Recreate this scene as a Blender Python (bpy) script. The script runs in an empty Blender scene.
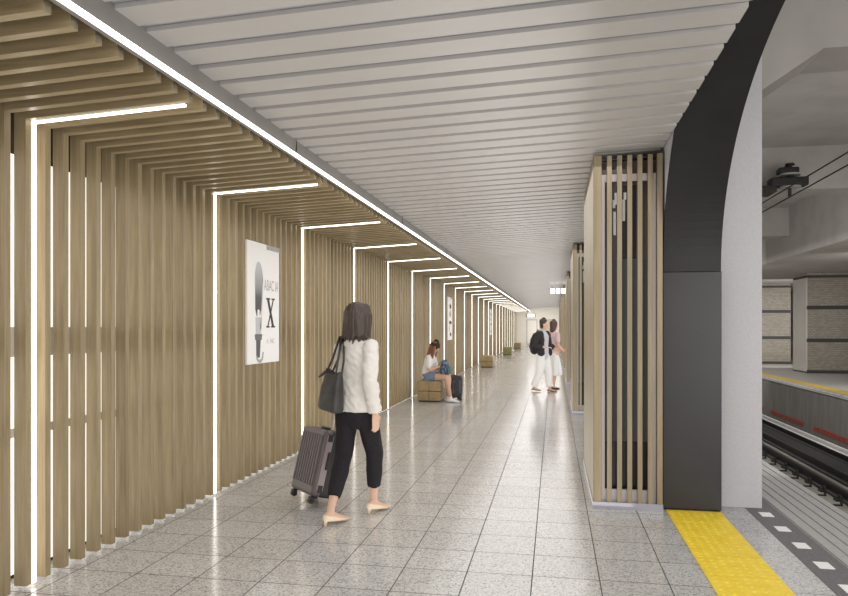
import bpy, bmesh, math, random
from mathutils import Vector, Matrix, noise
random.seed(7)
PI = math.pi
scene = bpy.context.scene
COL = scene.collection

# ------------------------------------------------------------------ materials
def mat(name, rgb, rough=0.6, spec=0.4, metal=0.0, emit=None, estr=0.0):
    m = bpy.data.materials.new(name); m.use_nodes = True
    b = m.node_tree.nodes['Principled BSDF']
    b.inputs['Base Color'].default_value = (*rgb, 1)
    b.inputs['Roughness'].default_value = rough
    b.inputs['Specular IOR Level'].default_value = spec
    b.inputs['Metallic'].default_value = metal
    if emit:
        b.inputs['Emission Color'].default_value = (*emit, 1)
        b.inputs['Emission Strength'].default_value = estr
    return m

def nodes(m):
    nt = m.node_tree
    return nt, nt.nodes['Principled BSDF']

def noisy(name, c1, c2, scale=20, rough=0.6, spec=0.4, metal=0.0, stretch=(1, 1, 1), detail=6, bump=0.0, lo=0.35, hi=0.65):
    """two colour noise material in object space"""
    m = mat(name, c1, rough, spec, metal); nt, b = nodes(m)
    tc = nt.nodes.new('ShaderNodeTexCoord'); mp = nt.nodes.new('ShaderNodeMapping')
    mp.inputs['Scale'].default_value = stretch
    n = nt.nodes.new('ShaderNodeTexNoise'); n.inputs['Scale'].default_value = scale; n.inputs['Detail'].default_value = detail
    r = nt.nodes.new('ShaderNodeValToRGB')
    r.color_ramp.elements[0].position = lo; r.color_ramp.elements[0].color = (*c1, 1)
    r.color_ramp.elements[1].position = hi; r.color_ramp.elements[1].color = (*c2, 1)
    L = nt.links.new
    L(tc.outputs['Object'], mp.inputs['Vector']); L(mp.outputs['Vector'], n.inputs['Vector'])
    L(n.outputs['Fac'], r.inputs['Fac']); L(r.outputs['Color'], b.inputs['Base Color'])
    if bump:
        bp = nt.nodes.new('ShaderNodeBump'); bp.inputs['Strength'].default_value = bump; bp.inputs['Distance'].default_value = 0.01
        L(n.outputs['Fac'], bp.inputs['Height']); L(bp.outputs['Normal'], b.inputs['Normal'])
    return m

def wood(name, c1, c2, stretch, rough=0.35):
    m = mat(name, c1, rough, 0.4); nt, b = nodes(m); L = nt.links.new
    tc = nt.nodes.new('ShaderNodeTexCoord')
    mp = nt.nodes.new('ShaderNodeMapping'); mp.inputs['Scale'].default_value = stretch
    n = nt.nodes.new('ShaderNodeTexNoise'); n.inputs['Scale'].default_value = 1.0; n.inputs['Detail'].default_value = 8; n.inputs['Roughness'].default_value = 0.65
    n.inputs['Distortion'].default_value = 0.6
    mp2 = nt.nodes.new('ShaderNodeMapping'); mp2.inputs['Scale'].default_value = tuple(s*0.12 for s in stretch)
    n2 = nt.nodes.new('ShaderNodeTexNoise'); n2.inputs['Scale'].default_value = 1.0; n2.inputs['Detail'].default_value = 2
    mx = nt.nodes.new('ShaderNodeMix'); mx.data_type = 'FLOAT'; mx.inputs['Factor'].default_value = 0.35
    r = nt.nodes.new('ShaderNodeValToRGB')
    r.color_ramp.elements[0].position = 0.34; r.color_ramp.elements[0].color = (*c1, 1)
    r.color_ramp.elements[1].position = 0.66; r.color_ramp.elements[1].color = (*c2, 1)
    L(tc.outputs['Object'], mp.inputs['Vector']); L(mp.outputs['Vector'], n.inputs['Vector'])
    L(tc.outputs['Object'], mp2.inputs['Vector']); L(mp2.outputs['Vector'], n2.inputs['Vector'])
    L(n.outputs['Fac'], mx.inputs['A']); L(n2.outputs['Fac'], mx.inputs['B'])
    L(mx.outputs['Result'], r.inputs['Fac']); L(r.outputs['Color'], b.inputs['Base Color'])
    bp = nt.nodes.new('ShaderNodeBump'); bp.inputs['Strength'].default_value = 0.12; bp.inputs['Distance'].default_value = 0.004
    L(n.outputs['Fac'], bp.inputs['Height']); L(bp.outputs['Normal'], b.inputs['Normal'])
    return m

def granite(name, base, dark, light, ox, oy, size, jointc, rough):
    """speckled stone in square tiles, joints on a grid through (ox, oy)"""
    m = mat(name, base, rough, 0.5); nt, b = nodes(m); L = nt.links.new
    tc = nt.nodes.new('ShaderNodeTexCoord')
    v = nt.nodes.new('ShaderNodeTexVoronoi'); v.inputs['Scale'].default_value = 115
    n = nt.nodes.new('ShaderNodeTexNoise'); n.inputs['Scale'].default_value = 60; n.inputs['Detail'].default_value = 6; n.inputs['Roughness'].default_value = .75
    L(tc.outputs['Object'], v.inputs['Vector']); L(tc.outputs['Object'], n.inputs['Vector'])
    sep = nt.nodes.new('ShaderNodeSeparateColor'); L(v.outputs['Color'], sep.inputs['Color'])
    mm = nt.nodes.new('ShaderNodeMath'); mm.operation = 'ADD'; L(sep.outputs[0], mm.inputs[0]); L(n.outputs['Fac'], mm.inputs[1])
    hf = nt.nodes.new('ShaderNodeMath'); hf.operation = 'MULTIPLY'; hf.inputs[1].default_value = .5; L(mm.outputs[0], hf.inputs[0])
    r = nt.nodes.new('ShaderNodeValToRGB'); e = r.color_ramp.elements
    e[0].position = 0.27; e[0].color = (*dark, 1); e[1].position = 0.40; e[1].color = (*base, 1)
    x = e.new(0.62); x.color = (*base, 1); x = e.new(0.75); x.color = (*light, 1)
    L(hf.outputs[0], r.inputs['Fac'])
    # tile grid
    sx = nt.nodes.new('ShaderNodeSeparateXYZ'); L(tc.outputs['Object'], sx.inputs[0])
    def frac(sock, off):
        s = nt.nodes.new('ShaderNodeMath'); s.operation = 'SUBTRACT'; s.inputs[1].default_value = off - 40*size; L(sock, s.inputs[0])
        d = nt.nodes.new('ShaderNodeMath'); d.operation = 'DIVIDE'; d.inputs[1].default_value = size; L(s.outputs[0], d.inputs[0])
        f = nt.nodes.new('ShaderNodeMath'); f.operation = 'FRACT'; L(d.outputs[0], f.inputs[0])
        fl = nt.nodes.new('ShaderNodeMath'); fl.operation = 'FLOOR'; L(d.outputs[0], fl.inputs[0])
        g = nt.nodes.new('ShaderNodeMath'); g.operation = 'LESS_THAN'; g.inputs[1].default_value = 0.018; L(f.outputs[0], g.inputs[0])
        return g, fl
    gx, fx = frac(sx.outputs[0], ox); gy, fy = frac(sx.outputs[1], oy)
    cmb = nt.nodes.new('ShaderNodeCombineXYZ'); L(fx.outputs[0], cmb.inputs[0]); L(fy.outputs[0], cmb.inputs[1])
    wn = nt.nodes.new('ShaderNodeTexWhiteNoise'); L(cmb.outputs[0], wn.inputs['Vector'])
    mr = nt.nodes.new('ShaderNodeMapRange'); mr.inputs['To Min'].default_value = .95; mr.inputs['To Max'].default_value = 1.04; L(wn.outputs['Value'], mr.inputs['Value'])
    vm = nt.nodes.new('ShaderNodeVectorMath'); vm.operation = 'SCALE'; L(r.outputs['Color'], vm.inputs[0]); L(mr.outputs['Result'], vm.inputs['Scale'])
    mxm = nt.nodes.new('ShaderNodeMath'); mxm.operation = 'MAXIMUM'; L(gx.outputs[0], mxm.inputs[0]); L(gy.outputs[0], mxm.inputs[1])
    mix = nt.nodes.new('ShaderNodeMix'); mix.data_type = 'RGBA'
    L(mxm.outputs[0], mix.inputs['Factor']); L(vm.outputs[0], mix.inputs['A']); mix.inputs['B'].default_value = (*jointc, 1)
    L(mix.outputs['Result'], b.inputs['Base Color'])
    rr = nt.nodes.new('ShaderNodeMapRange'); rr.inputs['To Min'].default_value = rough; rr.inputs['To Max'].default_value = .7; L(mxm.outputs[0], rr.inputs['Value'])
    L(rr.outputs['Result'], b.inputs['Roughness'])
    return m

OAK1, OAK2 = (.235, .180, .100), (.43, .345, .210)
M = {}
M['wood_v'] = wood('oak_vertical', OAK1, OAK2, (30, 30, 1.6))
M['wood_h'] = wood('oak_crosswise', OAK1, OAK2, (1.6, 30, 30))
M['wood_end'] = noisy('oak_end_shaded', (.10, .078, .045), (.15, .12, .07), 40)  # darker oak: shade painted onto the soffit slat ends
M['wood_y'] = wood('oak_bench', (.25, .18, .085), (.46, .35, .19), (22, 1.5, 22))
M['wood_c'] = wood('oak_column', (.215, .172, .105), (.35, .288, .185), (30, 30, 1.4), .45)
M['cavity'] = mat('dark_brown_void', (.055, .042, .03), .9, .1)
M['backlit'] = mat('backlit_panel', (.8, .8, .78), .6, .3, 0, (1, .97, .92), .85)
M['rail_grey'] = mat('grey_rail', (.42, .41, .39), .5)
M['led'] = mat('led_white', (1, 1, 1), .5, .2, 0, (1, .95, .86), 4.6)
M['ledc'] = mat('led_ceiling_white', (1, 1, 1), .5, .2, 0, (1, .96, .90), 4.5)
M['fascia'] = noisy('fascia_grey_metal', (.25, .24, .23), (.28, .27, .26), 3, .45, .4, .0)
M['plank'] = noisy('ceiling_plank_metal', (.47, .455, .44), (.50, .485, .47), 1.2, .38, .5)
M['plank_gap'] = mat('ceiling_gap_grey', (.40, .405, .45), .7, .2)
M['floor'] = granite('granite_floor', (.52, .512, .50), (.26, .255, .25), (.65, .645, .63), .266, .32, .4, (.055, .052, .05), .15)
M['granite_edge'] = granite('granite_edge_tiles', (.44, .435, .44), (.22, .22, .225), (.62, .62, .62), 1.575, .32, .4, (.17, .165, .16), .25)
M['yellow'] = noisy('tactile_yellow', (.82, .60, .035), (.90, .68, .06), 9, .5, .4)
M['yellow2'] = mat('far_yellow', (.85, .62, .06), .5)
M['rubber'] = noisy('edge_dark_grey', (.115, .115, .12), (.16, .16, .165), 40, .6)
M['ribbed'] = noisy('edge_ribbed_grey', (.36, .355, .35), (.42, .415, .41), 30, .5)
M['white_paint'] = mat('white_paint', (.86, .86, .86), .5)
M['black'] = noisy('black_arch_panel', (.014, .014, .015), (.018, .018, .019), 3, .5, .35)
M['black2'] = noisy('black_base_panel', (.026, .0255, .028), (.031, .030, .033), 2, .36, .4)
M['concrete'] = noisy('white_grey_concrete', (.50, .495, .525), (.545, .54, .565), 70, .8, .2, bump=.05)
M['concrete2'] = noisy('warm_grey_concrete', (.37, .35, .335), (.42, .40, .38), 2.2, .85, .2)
M['pit'] = noisy('track_bed_grey', (.20, .19, .165), (.30, .285, .25), 3, .9)
M['pitwall'] = noisy('pit_wall_dark', (.15, .142, .13), (.20, .19, .175), 2.5, .8, stretch=(1, 2, .4))
M['red'] = noisy('red_strip', (.26, .045, .03), (.34, .07, .05), 8, .6)
M['rail'] = mat('rail_dark_steel', (.035, .034, .033), .5, .4, .5)
M['railtop'] = mat('rail_polished_top', (.85, .85, .84), .4, .5, .1)
M['tile'] = None
M['steel'] = mat('brushed_steel', (.62, .6, .57), .3, .5, .25)
M['band'] = mat('dark_band', (.05, .047, .045), .5)
M['farfloor'] = noisy('far_platform_floor', (.50, .48, .465), (.56, .54, .52), 5, .4)
M['plinth'] = mat('steel_plinth', (.42, .425, .47), .28, .5, .5)
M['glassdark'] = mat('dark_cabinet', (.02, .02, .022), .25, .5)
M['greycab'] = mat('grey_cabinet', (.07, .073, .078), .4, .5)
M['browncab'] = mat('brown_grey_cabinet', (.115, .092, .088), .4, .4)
M['metalframe'] = mat('light_metal_frame', (.50, .47, .49), .4, .5, .2)
M['end'] = noisy('end_wall_cream', (.76, .72, .64), (.80, .76, .68), 1, .6)
M['enddoor'] = mat('end_door_beige', (.50, .45, .34), .5)
M['sign'] = mat('lit_sign_face', (1, 1, 1), .4, .3, 0, (1, .98, .95), 3.0)
M['signbox'] = mat('sign_housing', (.36, .35, .34), .5)
M['wire'] = mat('wire_black', (.02, .02, .02), .6)
M['insul'] = mat('insulator_black', (.012, .012, .012), .5)
M['insul2'] = mat('insulator_grey', (.30, .29, .28), .5)
M['paper'] = mat('poster_white', (.93, .93, .92), .45)
M['ink'] = mat('poster_ink_dark', (.04, .04, .045), .6)
M['inkgrey'] = mat('poster_ink_grey', (.42, .42, .42), .6)

def ramp_z(name, stops, rough=.5):
    """vertical gradient in generated space"""
    m = mat(name, stops[0][1], rough); nt, b = nodes(m)
    tc = nt.nodes.new('ShaderNodeTexCoord'); s = nt.nodes.new('ShaderNodeSeparateXYZ'); r = nt.nodes.new('ShaderNodeValToRGB')
    e = r.color_ramp.elements
    e[0].position, e[0].color = stops[0][0], (*stops[0][1], 1)
    e[1].position, e[1].color = stops[-1][0], (*stops[-1][1], 1)
    for p, c in stops[1:-1]:
        x = e.new(p); x.color = (*c, 1)
    L = nt.links.new
    L(tc.outputs['Generated'], s.inputs[0]); L(s.outputs[2], r.inputs['Fac']); L(r.outputs['Color'], b.inputs['Base Color'])
    return m
M['blade'] = ramp_z('poster_blade_print', [(0, (.06, .06, .065)), (.35, (.10, .10, .11)), (.5, (.28, .28, .29)), (.75, (.45, .46, .48)), (1, (.60, .61, .63))])

def brick_mat():
    m = mat('beige_mosaic_tiles', (.35, .32, .26), .3, .5); nt, b = nodes(m); L = nt.links.new
    tc = nt.nodes.new('ShaderNodeTexCoord'); sp = nt.nodes.new('ShaderNodeSeparateXYZ'); ad = nt.nodes.new('ShaderNodeMath'); cb = nt.nodes.new('ShaderNodeCombineXYZ')
    L(tc.outputs['Object'], sp.inputs[0]); L(sp.outputs[0], ad.inputs[0]); L(sp.outputs[1], ad.inputs[1]); L(ad.outputs[0], cb.inputs[0]); L(sp.outputs[2], cb.inputs[1])
    br = nt.nodes.new('ShaderNodeTexBrick'); br.inputs['Scale'].default_value = 1.0
    br.inputs['Brick Width'].default_value = .12; br.inputs['Row Height'].default_value = .06; br.inputs['Mortar Size'].default_value = .006
    br.inputs['Color1'].default_value = (.36, .32, .25, 1); br.inputs['Color2'].default_value = (.27, .24, .19, 1); br.inputs['Mortar'].default_value = (.16, .15, .13, 1)
    L(cb.outputs[0], br.inputs['Vector']); L(br.outputs['Color'], b.inputs['Base Color'])
    return m
M['tile'] = brick_mat()

# ------------------------------------------------------------------ mesh helpers
def link(o, parent=None):
    COL.objects.link(o)
    if parent is not None: o.parent = parent
    return o

def obj(name, bm, m, parent=None, smooth=False):
    me = bpy.data.meshes.new(name)
    bmesh.ops.recalc_face_normals(bm, faces=bm.faces[:])
    bm.to_mesh(me); bm.free()
    if smooth:
        for p in me.polygons: p.use_smooth = True
    ms = m if isinstance(m, (list, tuple)) else [m]
    for x in ms: me.materials.append(x)
    return link(bpy.data.objects.new(name, me), parent)

def tag(o, label, cat, group=None):
    o['label'] = label; o['category'] = cat
    if group: o['group'] = group
    return o

def struct(o):
    o['kind'] = 'structure'; return o

def thing(name, label, cat, loc=(0, 0, 0), rz=0, group=None):
    o = bpy.data.objects.new(name, None); o.empty_display_size = .1
    o.location = loc; o.rotation_euler = (0, 0, rz)
    link(o); return tag(o, label, cat, group)

def dup(root, loc=None, label=None, rz=None):
    r = root.copy(); COL.objects.link(r)
    if loc is not None: r.location = loc
    if rz is not None: r.rotation_euler = (0, 0, rz)
    if label: r['label'] = label
    for ch in root.children:
        c = ch.copy(); COL.objects.link(c); c.parent = r
        for g in ch.children:
            d = g.copy(); COL.objects.link(d); d.parent = c
    return r

def box(bm, x0, x1, y0, y1, z0, z1, mi=0):
    v = [bm.verts.new(p) for p in ((x0, y0, z0), (x1, y0, z0), (x1, y1, z0), (x0, y1, z0), (x0, y0, z1), (x1, y0, z1), (x1, y1, z1), (x0, y1, z1))]
    for f in ((0, 3, 2, 1), (4, 5, 6, 7), (0, 1, 5, 4), (1, 2, 6, 5), (2, 3, 7, 6), (3, 0, 4, 7)):
        bm.faces.new([v[i] for i in f]).material_index = mi

def hexa(bm, pts, mi=0):
    v = [bm.verts.new(p) for p in pts]
    for f in ((0, 3, 2, 1), (4, 5, 6, 7), (0, 1, 5, 4), (1, 2, 6, 5), (2, 3, 7, 6), (3, 0, 4, 7)):
        bm.faces.new([v[i] for i in f]).material_index = mi

def rbox(bm, c, s, bev=.01, rot=None, seg=2):
    t = bmesh.new(); bmesh.ops.create_cube(t, size=1)
    bmesh.ops.scale(t, vec=s, verts=t.verts)
    if bev: bmesh.ops.bevel(t, geom=t.edges[:], offset=bev, segments=seg, affect='EDGES', profile=.5)
    mx = Matrix.Translation(c) @ (rot.to_4x4() if rot else Matrix())
    bmesh.ops.transform(t, matrix=mx, verts=t.verts)
    merge(bm, t)

def merge(bm, t):
    me = bpy.data.meshes.new('tmp'); t.to_mesh(me); t.free(); bm.from_mesh(me); bpy.data.meshes.remove(me)

def prism(bm, prof, axis, a, b):
    """extrude a 2D profile; axis 'x': prof=(y,z); 'y': prof=(x,z); 'z': prof=(x,y)"""
    def P(u, v, w): return {'x': (w, u, v), 'y': (u, w, v), 'z': (u, v, w)}[axis]
    lo = [bm.verts.new(P(u, v, a)) for u, v in prof]; hi = [bm.verts.new(P(u, v, b)) for u, v in prof]
    n = len(prof)
    for i in range(n): bm.faces.new((lo[i], lo[(i+1) % n], hi[(i+1) % n], hi[i]))
    bm.faces.new(lo[::-1]); bm.faces.new(hi)

def tube(bm, pts, r, n=10):
    loft(bm, [(Vector(p), r, r) for p in pts], n, cap=False)

def loft(bm, secs, n=16, cap=True, xdir=Vector((1, 0, 0)), flat0=False, flat1=False):
    """closed tube through sections (point, rx, ry[, xdir]); dome caps"""
    S = [(Vector(s[0]), s[1], s[2], Vector(s[3]) if len(s) > 3 else Vector(xdir)) for s in secs]
    full = []
    for i, (p, rx, ry, xd) in enumerate(S):
        a = S[max(i-1, 0)][0]; c = S[min(i+1, len(S)-1)][0]
        t = (c - a).normalized() if (c - a).length > 1e-9 else Vector((0, 0, 1))
        x = xd - t*xd.dot(t)
        if x.length < 1e-3:
            xd2 = Vector((0, 1, 0)); x = xd2 - t*xd2.dot(t)
        x.normalize(); y = t.cross(x)
        full.append((p, rx, ry, x, y, t))
    rings = []
    if cap and not flat0:
        p, rx, ry, x, y, t = full[0]; h = min(rx, ry)
        for a in (75, 50, 25):
            k = math.radians(a); rings.append((p - t*h*math.sin(k), rx*math.cos(k), ry*math.cos(k), x, y))
    for f in full: rings.append(f[:5])
    if cap and not flat1:
        p, rx, ry, x, y, t = full[-1]; h = min(rx, ry)
        for a in (25, 50, 75):
            k = math.radians(a); rings.append((p + t*h*math.sin(k), rx*math.cos(k), ry*math.cos(k), x, y))
    prev = None; first = None
    for p, rx, ry, x, y in rings:
        ring = [bm.verts.new(p + x*rx*math.cos(2*PI*k/n) + y*ry*math.sin(2*PI*k/n)) for k in range(n)]
        if prev:
            for k in range(n): bm.faces.new((prev[k], prev[(k+1) % n], ring[(k+1) % n], ring[k]))
        else: first = ring
        prev = ring
    bm.faces.new(first[::-1]); bm.faces.new(prev)

def ell(bm, c, r, seg=16, rot=None):
    t = bmesh.new(); bmesh.ops.create_uvsphere(t, u_segments=seg, v_segments=max(6, seg//2), radius=1)
    bmesh.ops.scale(t, vec=r, verts=t.verts)
    bmesh.ops.transform(t, matrix=Matrix.Translation(c) @ (rot.to_4x4() if rot else Matrix()), verts=t.verts)
    merge(bm, t)

def remeshed(name, bm, m, parent, voxel=.008, smooth=4, fold=None):
    """one continuous surface out of overlapping closed shapes"""
    me = bpy.data.meshes.new('tmp_'+name); bmesh.ops.recalc_face_normals(bm, faces=bm.faces[:]); bm.to_mesh(me); bm.free()
    t = bpy.data.objects.new('tmp_'+name, me); COL.objects.link(t)
    r = t.modifiers.new('r', 'REMESH'); r.mode = 'VOXEL'; r.voxel_size = voxel
    s = t.modifiers.new('s', 'SMOOTH'); s.factor = .5; s.iterations = smooth
    dg = bpy.context.evaluated_depsgraph_get(); dg.update()
    ev = t.evaluated_get(dg); out = bpy.data.meshes.new_from_object(ev); out.name = name
    bpy.data.objects.remove(t); bpy.data.meshes.remove(me)
    if fold:
        nrm = [v.normal.copy() for v in out.vertices]
        for v, nn in zip(out.vertices, nrm): v.co = v.co + nn*fold(v.co)
    for p in out.polygons: p.use_smooth = True
    out.materials.clear(); out.materials.append(m)
    return link(bpy.data.objects.new(name, out), parent)

# ------------------------------------------------------------------ camera
F = 700.0; TH = math.atan(130/F); H = 1.52
cam = bpy.data.cameras.new('camera'); co = bpy.data.objects.new('camera', cam); COL.objects.link(co)
cam.sensor_fit = 'HORIZONTAL'; cam.sensor_width = 36; cam.lens = F/848*36; cam.shift_y = 29/848
cam.clip_start = .05; cam.clip_end = 300
co.location = (0, 0, H); co.rotation_euler = (PI/2, 0, TH)
scene.camera = co

# ------------------------------------------------------------------ key dimensions
Y0, Y1 = -3.0, 57.0
BAY = 2.23; P0 = 3.62; PITCH = BAY/14
XW = -3.0                          # face of the slatted wall
XS = -1.98                         # end of the timber soffit
def zs(x): return 2.722 + .0475*(x + 3.0)      # underside of timber soffit
XC0, XC1 = -1.878, .89
def zc(x): return 2.90 + .0385*(x - XC0)         # underside of plank ceiling
kmin, kmax = -2, 23

# ------------------------------------------------------------------ floor
bm = bmesh.new(); box(bm, -3.6, .905, Y0, Y1, -.3, 0); struct(obj('floor', bm, M['floor']))
bm = bmesh.new(); box(bm, .905, 1.575, Y0, Y1, -.3, -.001)
o = struct(obj('floor_granite_margin', bm, M['granite_edge']))
# platform edge with white marks
bm = bmesh.new(); box(bm, 1.575, 1.82, Y0, Y1, -1.1, 0)
pe = struct(obj('floor_platform_edge', bm, M['rubber']))
bm = bmesh.new()
box(bm, 1.82, 2.35, Y0, Y1, -1.1, -.004)
for k in range(6):
    x = 1.835 + k*.088
    box(bm, x, x+.06, Y0, Y1, -.004, .003)
obj('ribbed_edge', bm, M['ribbed'], pe)
k = 0; y = 4.85 - .41*14
while y < 40:
    bm = bmesh.new(); box(bm, 1.645, 1.735, y-.065, y+.065, 0, .003); obj('marking', bm, M['white_paint'], pe); y += .41

# yellow tactile paving
bm = bmesh.new()
y = Y0 + .02
ty = [Y0 + .005 + .32 % .4 + .4*i for i in range(23)]
for yy in ty:
    if yy < 1.53: continue
    if yy + .4 > 6.25: break
    box(bm, .912, 1.343, yy+.006, min(yy+.394, 6.085), -.02, .004)
    for i in range(7):
        for j in range(6):
            cx = .945 + i*.0605; cy = yy + .036 + j*.0655
            if cy > 6.06: continue
            r0, r1 = .018, .011
            a = [bm.verts.new((cx+r0*math.cos(q*PI/3), cy+r0*math.sin(q*PI/3), .004)) for q in range(6)]
            b = [bm.verts.new((cx+r1*math.cos(q*PI/3), cy+r1*math.sin(q*PI/3), .0074)) for q in range(6)]
            for q in range(6): bm.faces.new((a[q], a[(q+1) % 6], b[(q+1) % 6], b[q]))
            bm.faces.new(b)
tag(obj('tactile_paving', bm, M['yellow']), 'yellow studded tactile paving strip ending at the black column base', 'tactile paving')

# ------------------------------------------------------------------ slatted left wall + timber soffit
bm = bmesh.new(); box(bm, -3.6, -3.22, Y0, Y1, 0, 3.3)
wl = struct(obj('wall_left', bm, M['cavity']))
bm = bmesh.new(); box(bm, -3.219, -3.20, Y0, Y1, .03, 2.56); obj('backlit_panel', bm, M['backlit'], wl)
bm = bmesh.new(); box(bm, -3.199, -3.185, Y0, Y1, 1.34, 1.52); obj('rail', bm, M['rail_grey'], wl)
bm = bmesh.new(); box(bm, -3.199, -3.17, Y0, Y1, .86, .91); obj('rail', bm, M['rail_grey'], wl)
SW, SD = .046, .076
bm = bmesh.new(); bs = bmesh.new()
n0, n1 = kmin*14 - 12, (kmax+1)*14
for n in range(n0, n1):
    yb = P0 - .02 + n*PITCH            # far front edge of slat n
    if yb - SW < Y0 or yb > Y1: continue
    box(bm, XW-SD, XW, yb-SW, yb, .02, 2.80)
    # cross slat of the soffit
    ya, y2 = yb-SW, yb
    h = .11
    hexa(bs, [(XW-.0, ya, zs(XW)), (XS, ya, zs(XS)), (XS, y2, zs(XS)), (XW, y2, zs(XW)),
              (XW-.0, ya, zs(XW)+h), (XS, ya, zs(XS)+h), (XS, y2, zs(XS)+h), (XW, y2, zs(XW)+h)])
    bs.faces.ensure_lookup_table(); bs.faces[-3].material_index = 1  # corridor-facing slat end takes the shade-darkened oak
obj('slats', bm, M['wood_v'], wl)
bm = bmesh.new()
hexa(bm, [(-3.22, Y0, 2.90), (XS+.02, Y0, 2.93), (XS+.02, Y1, 2.93), (-3.22, Y1, 2.90), (-3.22, Y0, 2.95), (XS+.02, Y0, 2.98), (XS+.02, Y1, 2.98), (-3.22, Y1, 2.95)])
cl = struct(obj('ceiling_left', bm, M['cavity']))
obj('slats', bs, [M['wood_h'], M['wood_end']], cl)

# fascia with the ceiling light line
bm = bmesh.new()
prof = [(-1.962, 2.85), (-1.962, 2.812), (-1.936, 2.812), (-1.936, 2.832), (-1.888, 2.832), (-1.888, 2.815), (XC0-.004, 2.818), (XC0+.002, zc(XC0)+.005), (XC0+.002, 3.02), (-1.962, 3.02)]
prism(bm, prof, 'y', Y0, Y1)
fa = struct(obj('trim_1', bm, M['fascia']))
bm = bmesh.new()
yj = 4.93 - 2*7.4
while yj < Y1:
    box(bm, XC0-.002, XC0+.0035, yj-.003, yj+.003, 2.82, 2.9); yj += 3.7
obj('joint', bm, M['cavity'], fa)
bm = bmesh.new(); box(bm, -1.934, -1.890, Y0, Y1, 2.814, 2.831)
tag(obj('ceiling_light_line', bm, M['ledc']), 'continuous white light line running along the ceiling edge above the timber slats', 'light')

# L-shaped light frames
bm = bmesh.new(); box(bm, XW-.018, XW+.004, -.012, .012, .02, zs(XW)-.008)
bm2 = bmesh.new()
xa, xb = XW-.018, -2.035; t = .003; w_ = .010
hexa(bm2, [(xa, -w_, zs(xa)-.008), (xb, -w_, zs(xb)-.008), (xb, w_, zs(xb)-.008), (xa, w_, zs(xa)-.008),
           (xa, -w_, zs(xa)+t), (xb, -w_, zs(xb)+t), (xb, w_, zs(xb)+t), (xa, w_, zs(xa)+t)])
ORD = ['first', 'second', 'third', 'fourth', 'fifth', 'sixth', 'seventh', 'eighth', 'ninth', 'tenth', 'eleventh', 'twelfth', 'thirteenth', 'fourteenth', 'fifteenth', 'sixteenth']
LF = {0: 'L-shaped light line beside the nearest slats, the longest and closest one', 1: 'L-shaped light line on the slatted wall just before the large white poster',
      2: 'L-shaped light line just past the large white poster, above the upright suitcase', 3: 'L-shaped light line directly behind the walking woman\'s head and blouse',
      4: 'L-shaped light line on the slatted wall just past the walking woman', 5: 'L-shaped light line on the wall just before the seated girl and her bench',
      6: 'L-shaped light line on the wall directly behind the seated girl', 7: 'L-shaped light line on the wall above the small dark case beside the bench'}
base = None
for k in range(kmin, kmax+1):
    y = P0 + .002 + k*BAY
    lab = LF.get(k, (ORD[k] + ' L-shaped light line along the slatted wall, counted from the nearest') if 0 <= k < 16 else 'tiny L-shaped light line crowded near the far end of the slatted wall')
    if k < 0: continue
    if base is None:
        base = thing('light_frame', lab, 'light', (0, y, 0), 0, 'L-shaped light lines on the slatted wall')
        obj('upright_light', bm, M['led'], base); obj('overhead_light', bm2, M['led'], base)
    else: dup(base, (0, y, 0), lab)


# ------------------------------------------------------------------ plank ceiling
bm = bmesh.new()
hexa(bm, [(XC0, Y0, zc(XC0)+.024), (XC1, Y0, zc(XC1)+.024), (XC1, Y1, zc(XC1)+.024), (XC0, Y1, zc(XC0)+.024),
          (XC0, Y0, zc(XC0)+.3), (XC1, Y0, zc(XC1)+.3), (XC1, Y1, zc(XC1)+.3), (XC0, Y1, zc(XC0)+.3)])
ce = struct(obj('ceiling', bm, M['plank_gap']))
bm = bmesh.new()
CP = .2425; y = 2.95 - CP*24
while y < Y1 - .2:
    ya, yb = y + .032, y + CP - .032
    h = .022
    hexa(bm, [(XC0+.003, ya, zc(XC0)), (XC1-.002, ya, zc(XC1)), (XC1-.002, yb, zc(XC1)), (XC0+.003, yb, zc(XC0)),
              (XC0+.003, ya, zc(XC0)+h), (XC1-.002, ya, zc(XC1)+h), (XC1-.002, yb, zc(XC1)+h), (XC0+.003, yb, zc(XC0)+h)])
    y += CP
obj('planks', bm, M['plank'], ce)

# ------------------------------------------------------------------ arcade on the track side
PER = 6.4; PF = 6.12; PB = 7.92         # near pier front / back, period
AX0, AX1 = .897, 1.342
A_, B_, SP = 2.3, 1.57, 1.98
def arch_pts(yc, a, b, n=72):
    return [(yc + a*math.cos(PI*i/n), SP + b*math.sin(PI*i/n)) for i in range(n+1)]
npier = 9
TOP = 4.9
walls = bmesh.new(); lin = bmesh.new(); basep = bmesh.new()
for i in range(-1, npier):
    f, b = PF + i*PER, PB + i*PER
    box(walls, AX0, AX1, f, b, 0, SP)                   # pier
    yc = (PB + (i-1)*PER + f)/2
    pts = arch_pts(yc, A_, B_)
    # spandrel above the arch before this pier
    for (u0, v0), (u1, v1) in zip(pts[:-1], pts[1:]):
        v = [(AX0, u1, v1), (AX1, u1, v1), (AX1, u0, v0), (AX0, u0, v0), (AX0, u1, TOP), (AX1, u1, TOP), (AX1, u0, TOP), (AX0, u0, TOP)]
        hexa(walls, v)
        pi_ = lambda u, v: (yc + (u-yc)*(1-.035/A_), SP + (v-SP)*(1-.035/B_))
        (a0, b0), (a1, b1) = pi_(u0, v0), pi_(u1, v1)
        e = .004
        hexa(lin, [(AX0-e, a1, b1), (AX1+e, a1, b1), (AX1+e, a0, b0), (AX0-e, a0, b0), (AX0-e, u1, v1+.002), (AX1+e, u1, v1+.002), (AX1+e, u0, v0+.002), (AX0-e, u0, v0+.002)])
    box(walls, AX0, AX1, f, b, SP, TOP)
wr = struct(obj('wall_right', walls, M['concrete']))
obj('arch_lining', lin, M['black'], wr)
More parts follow.
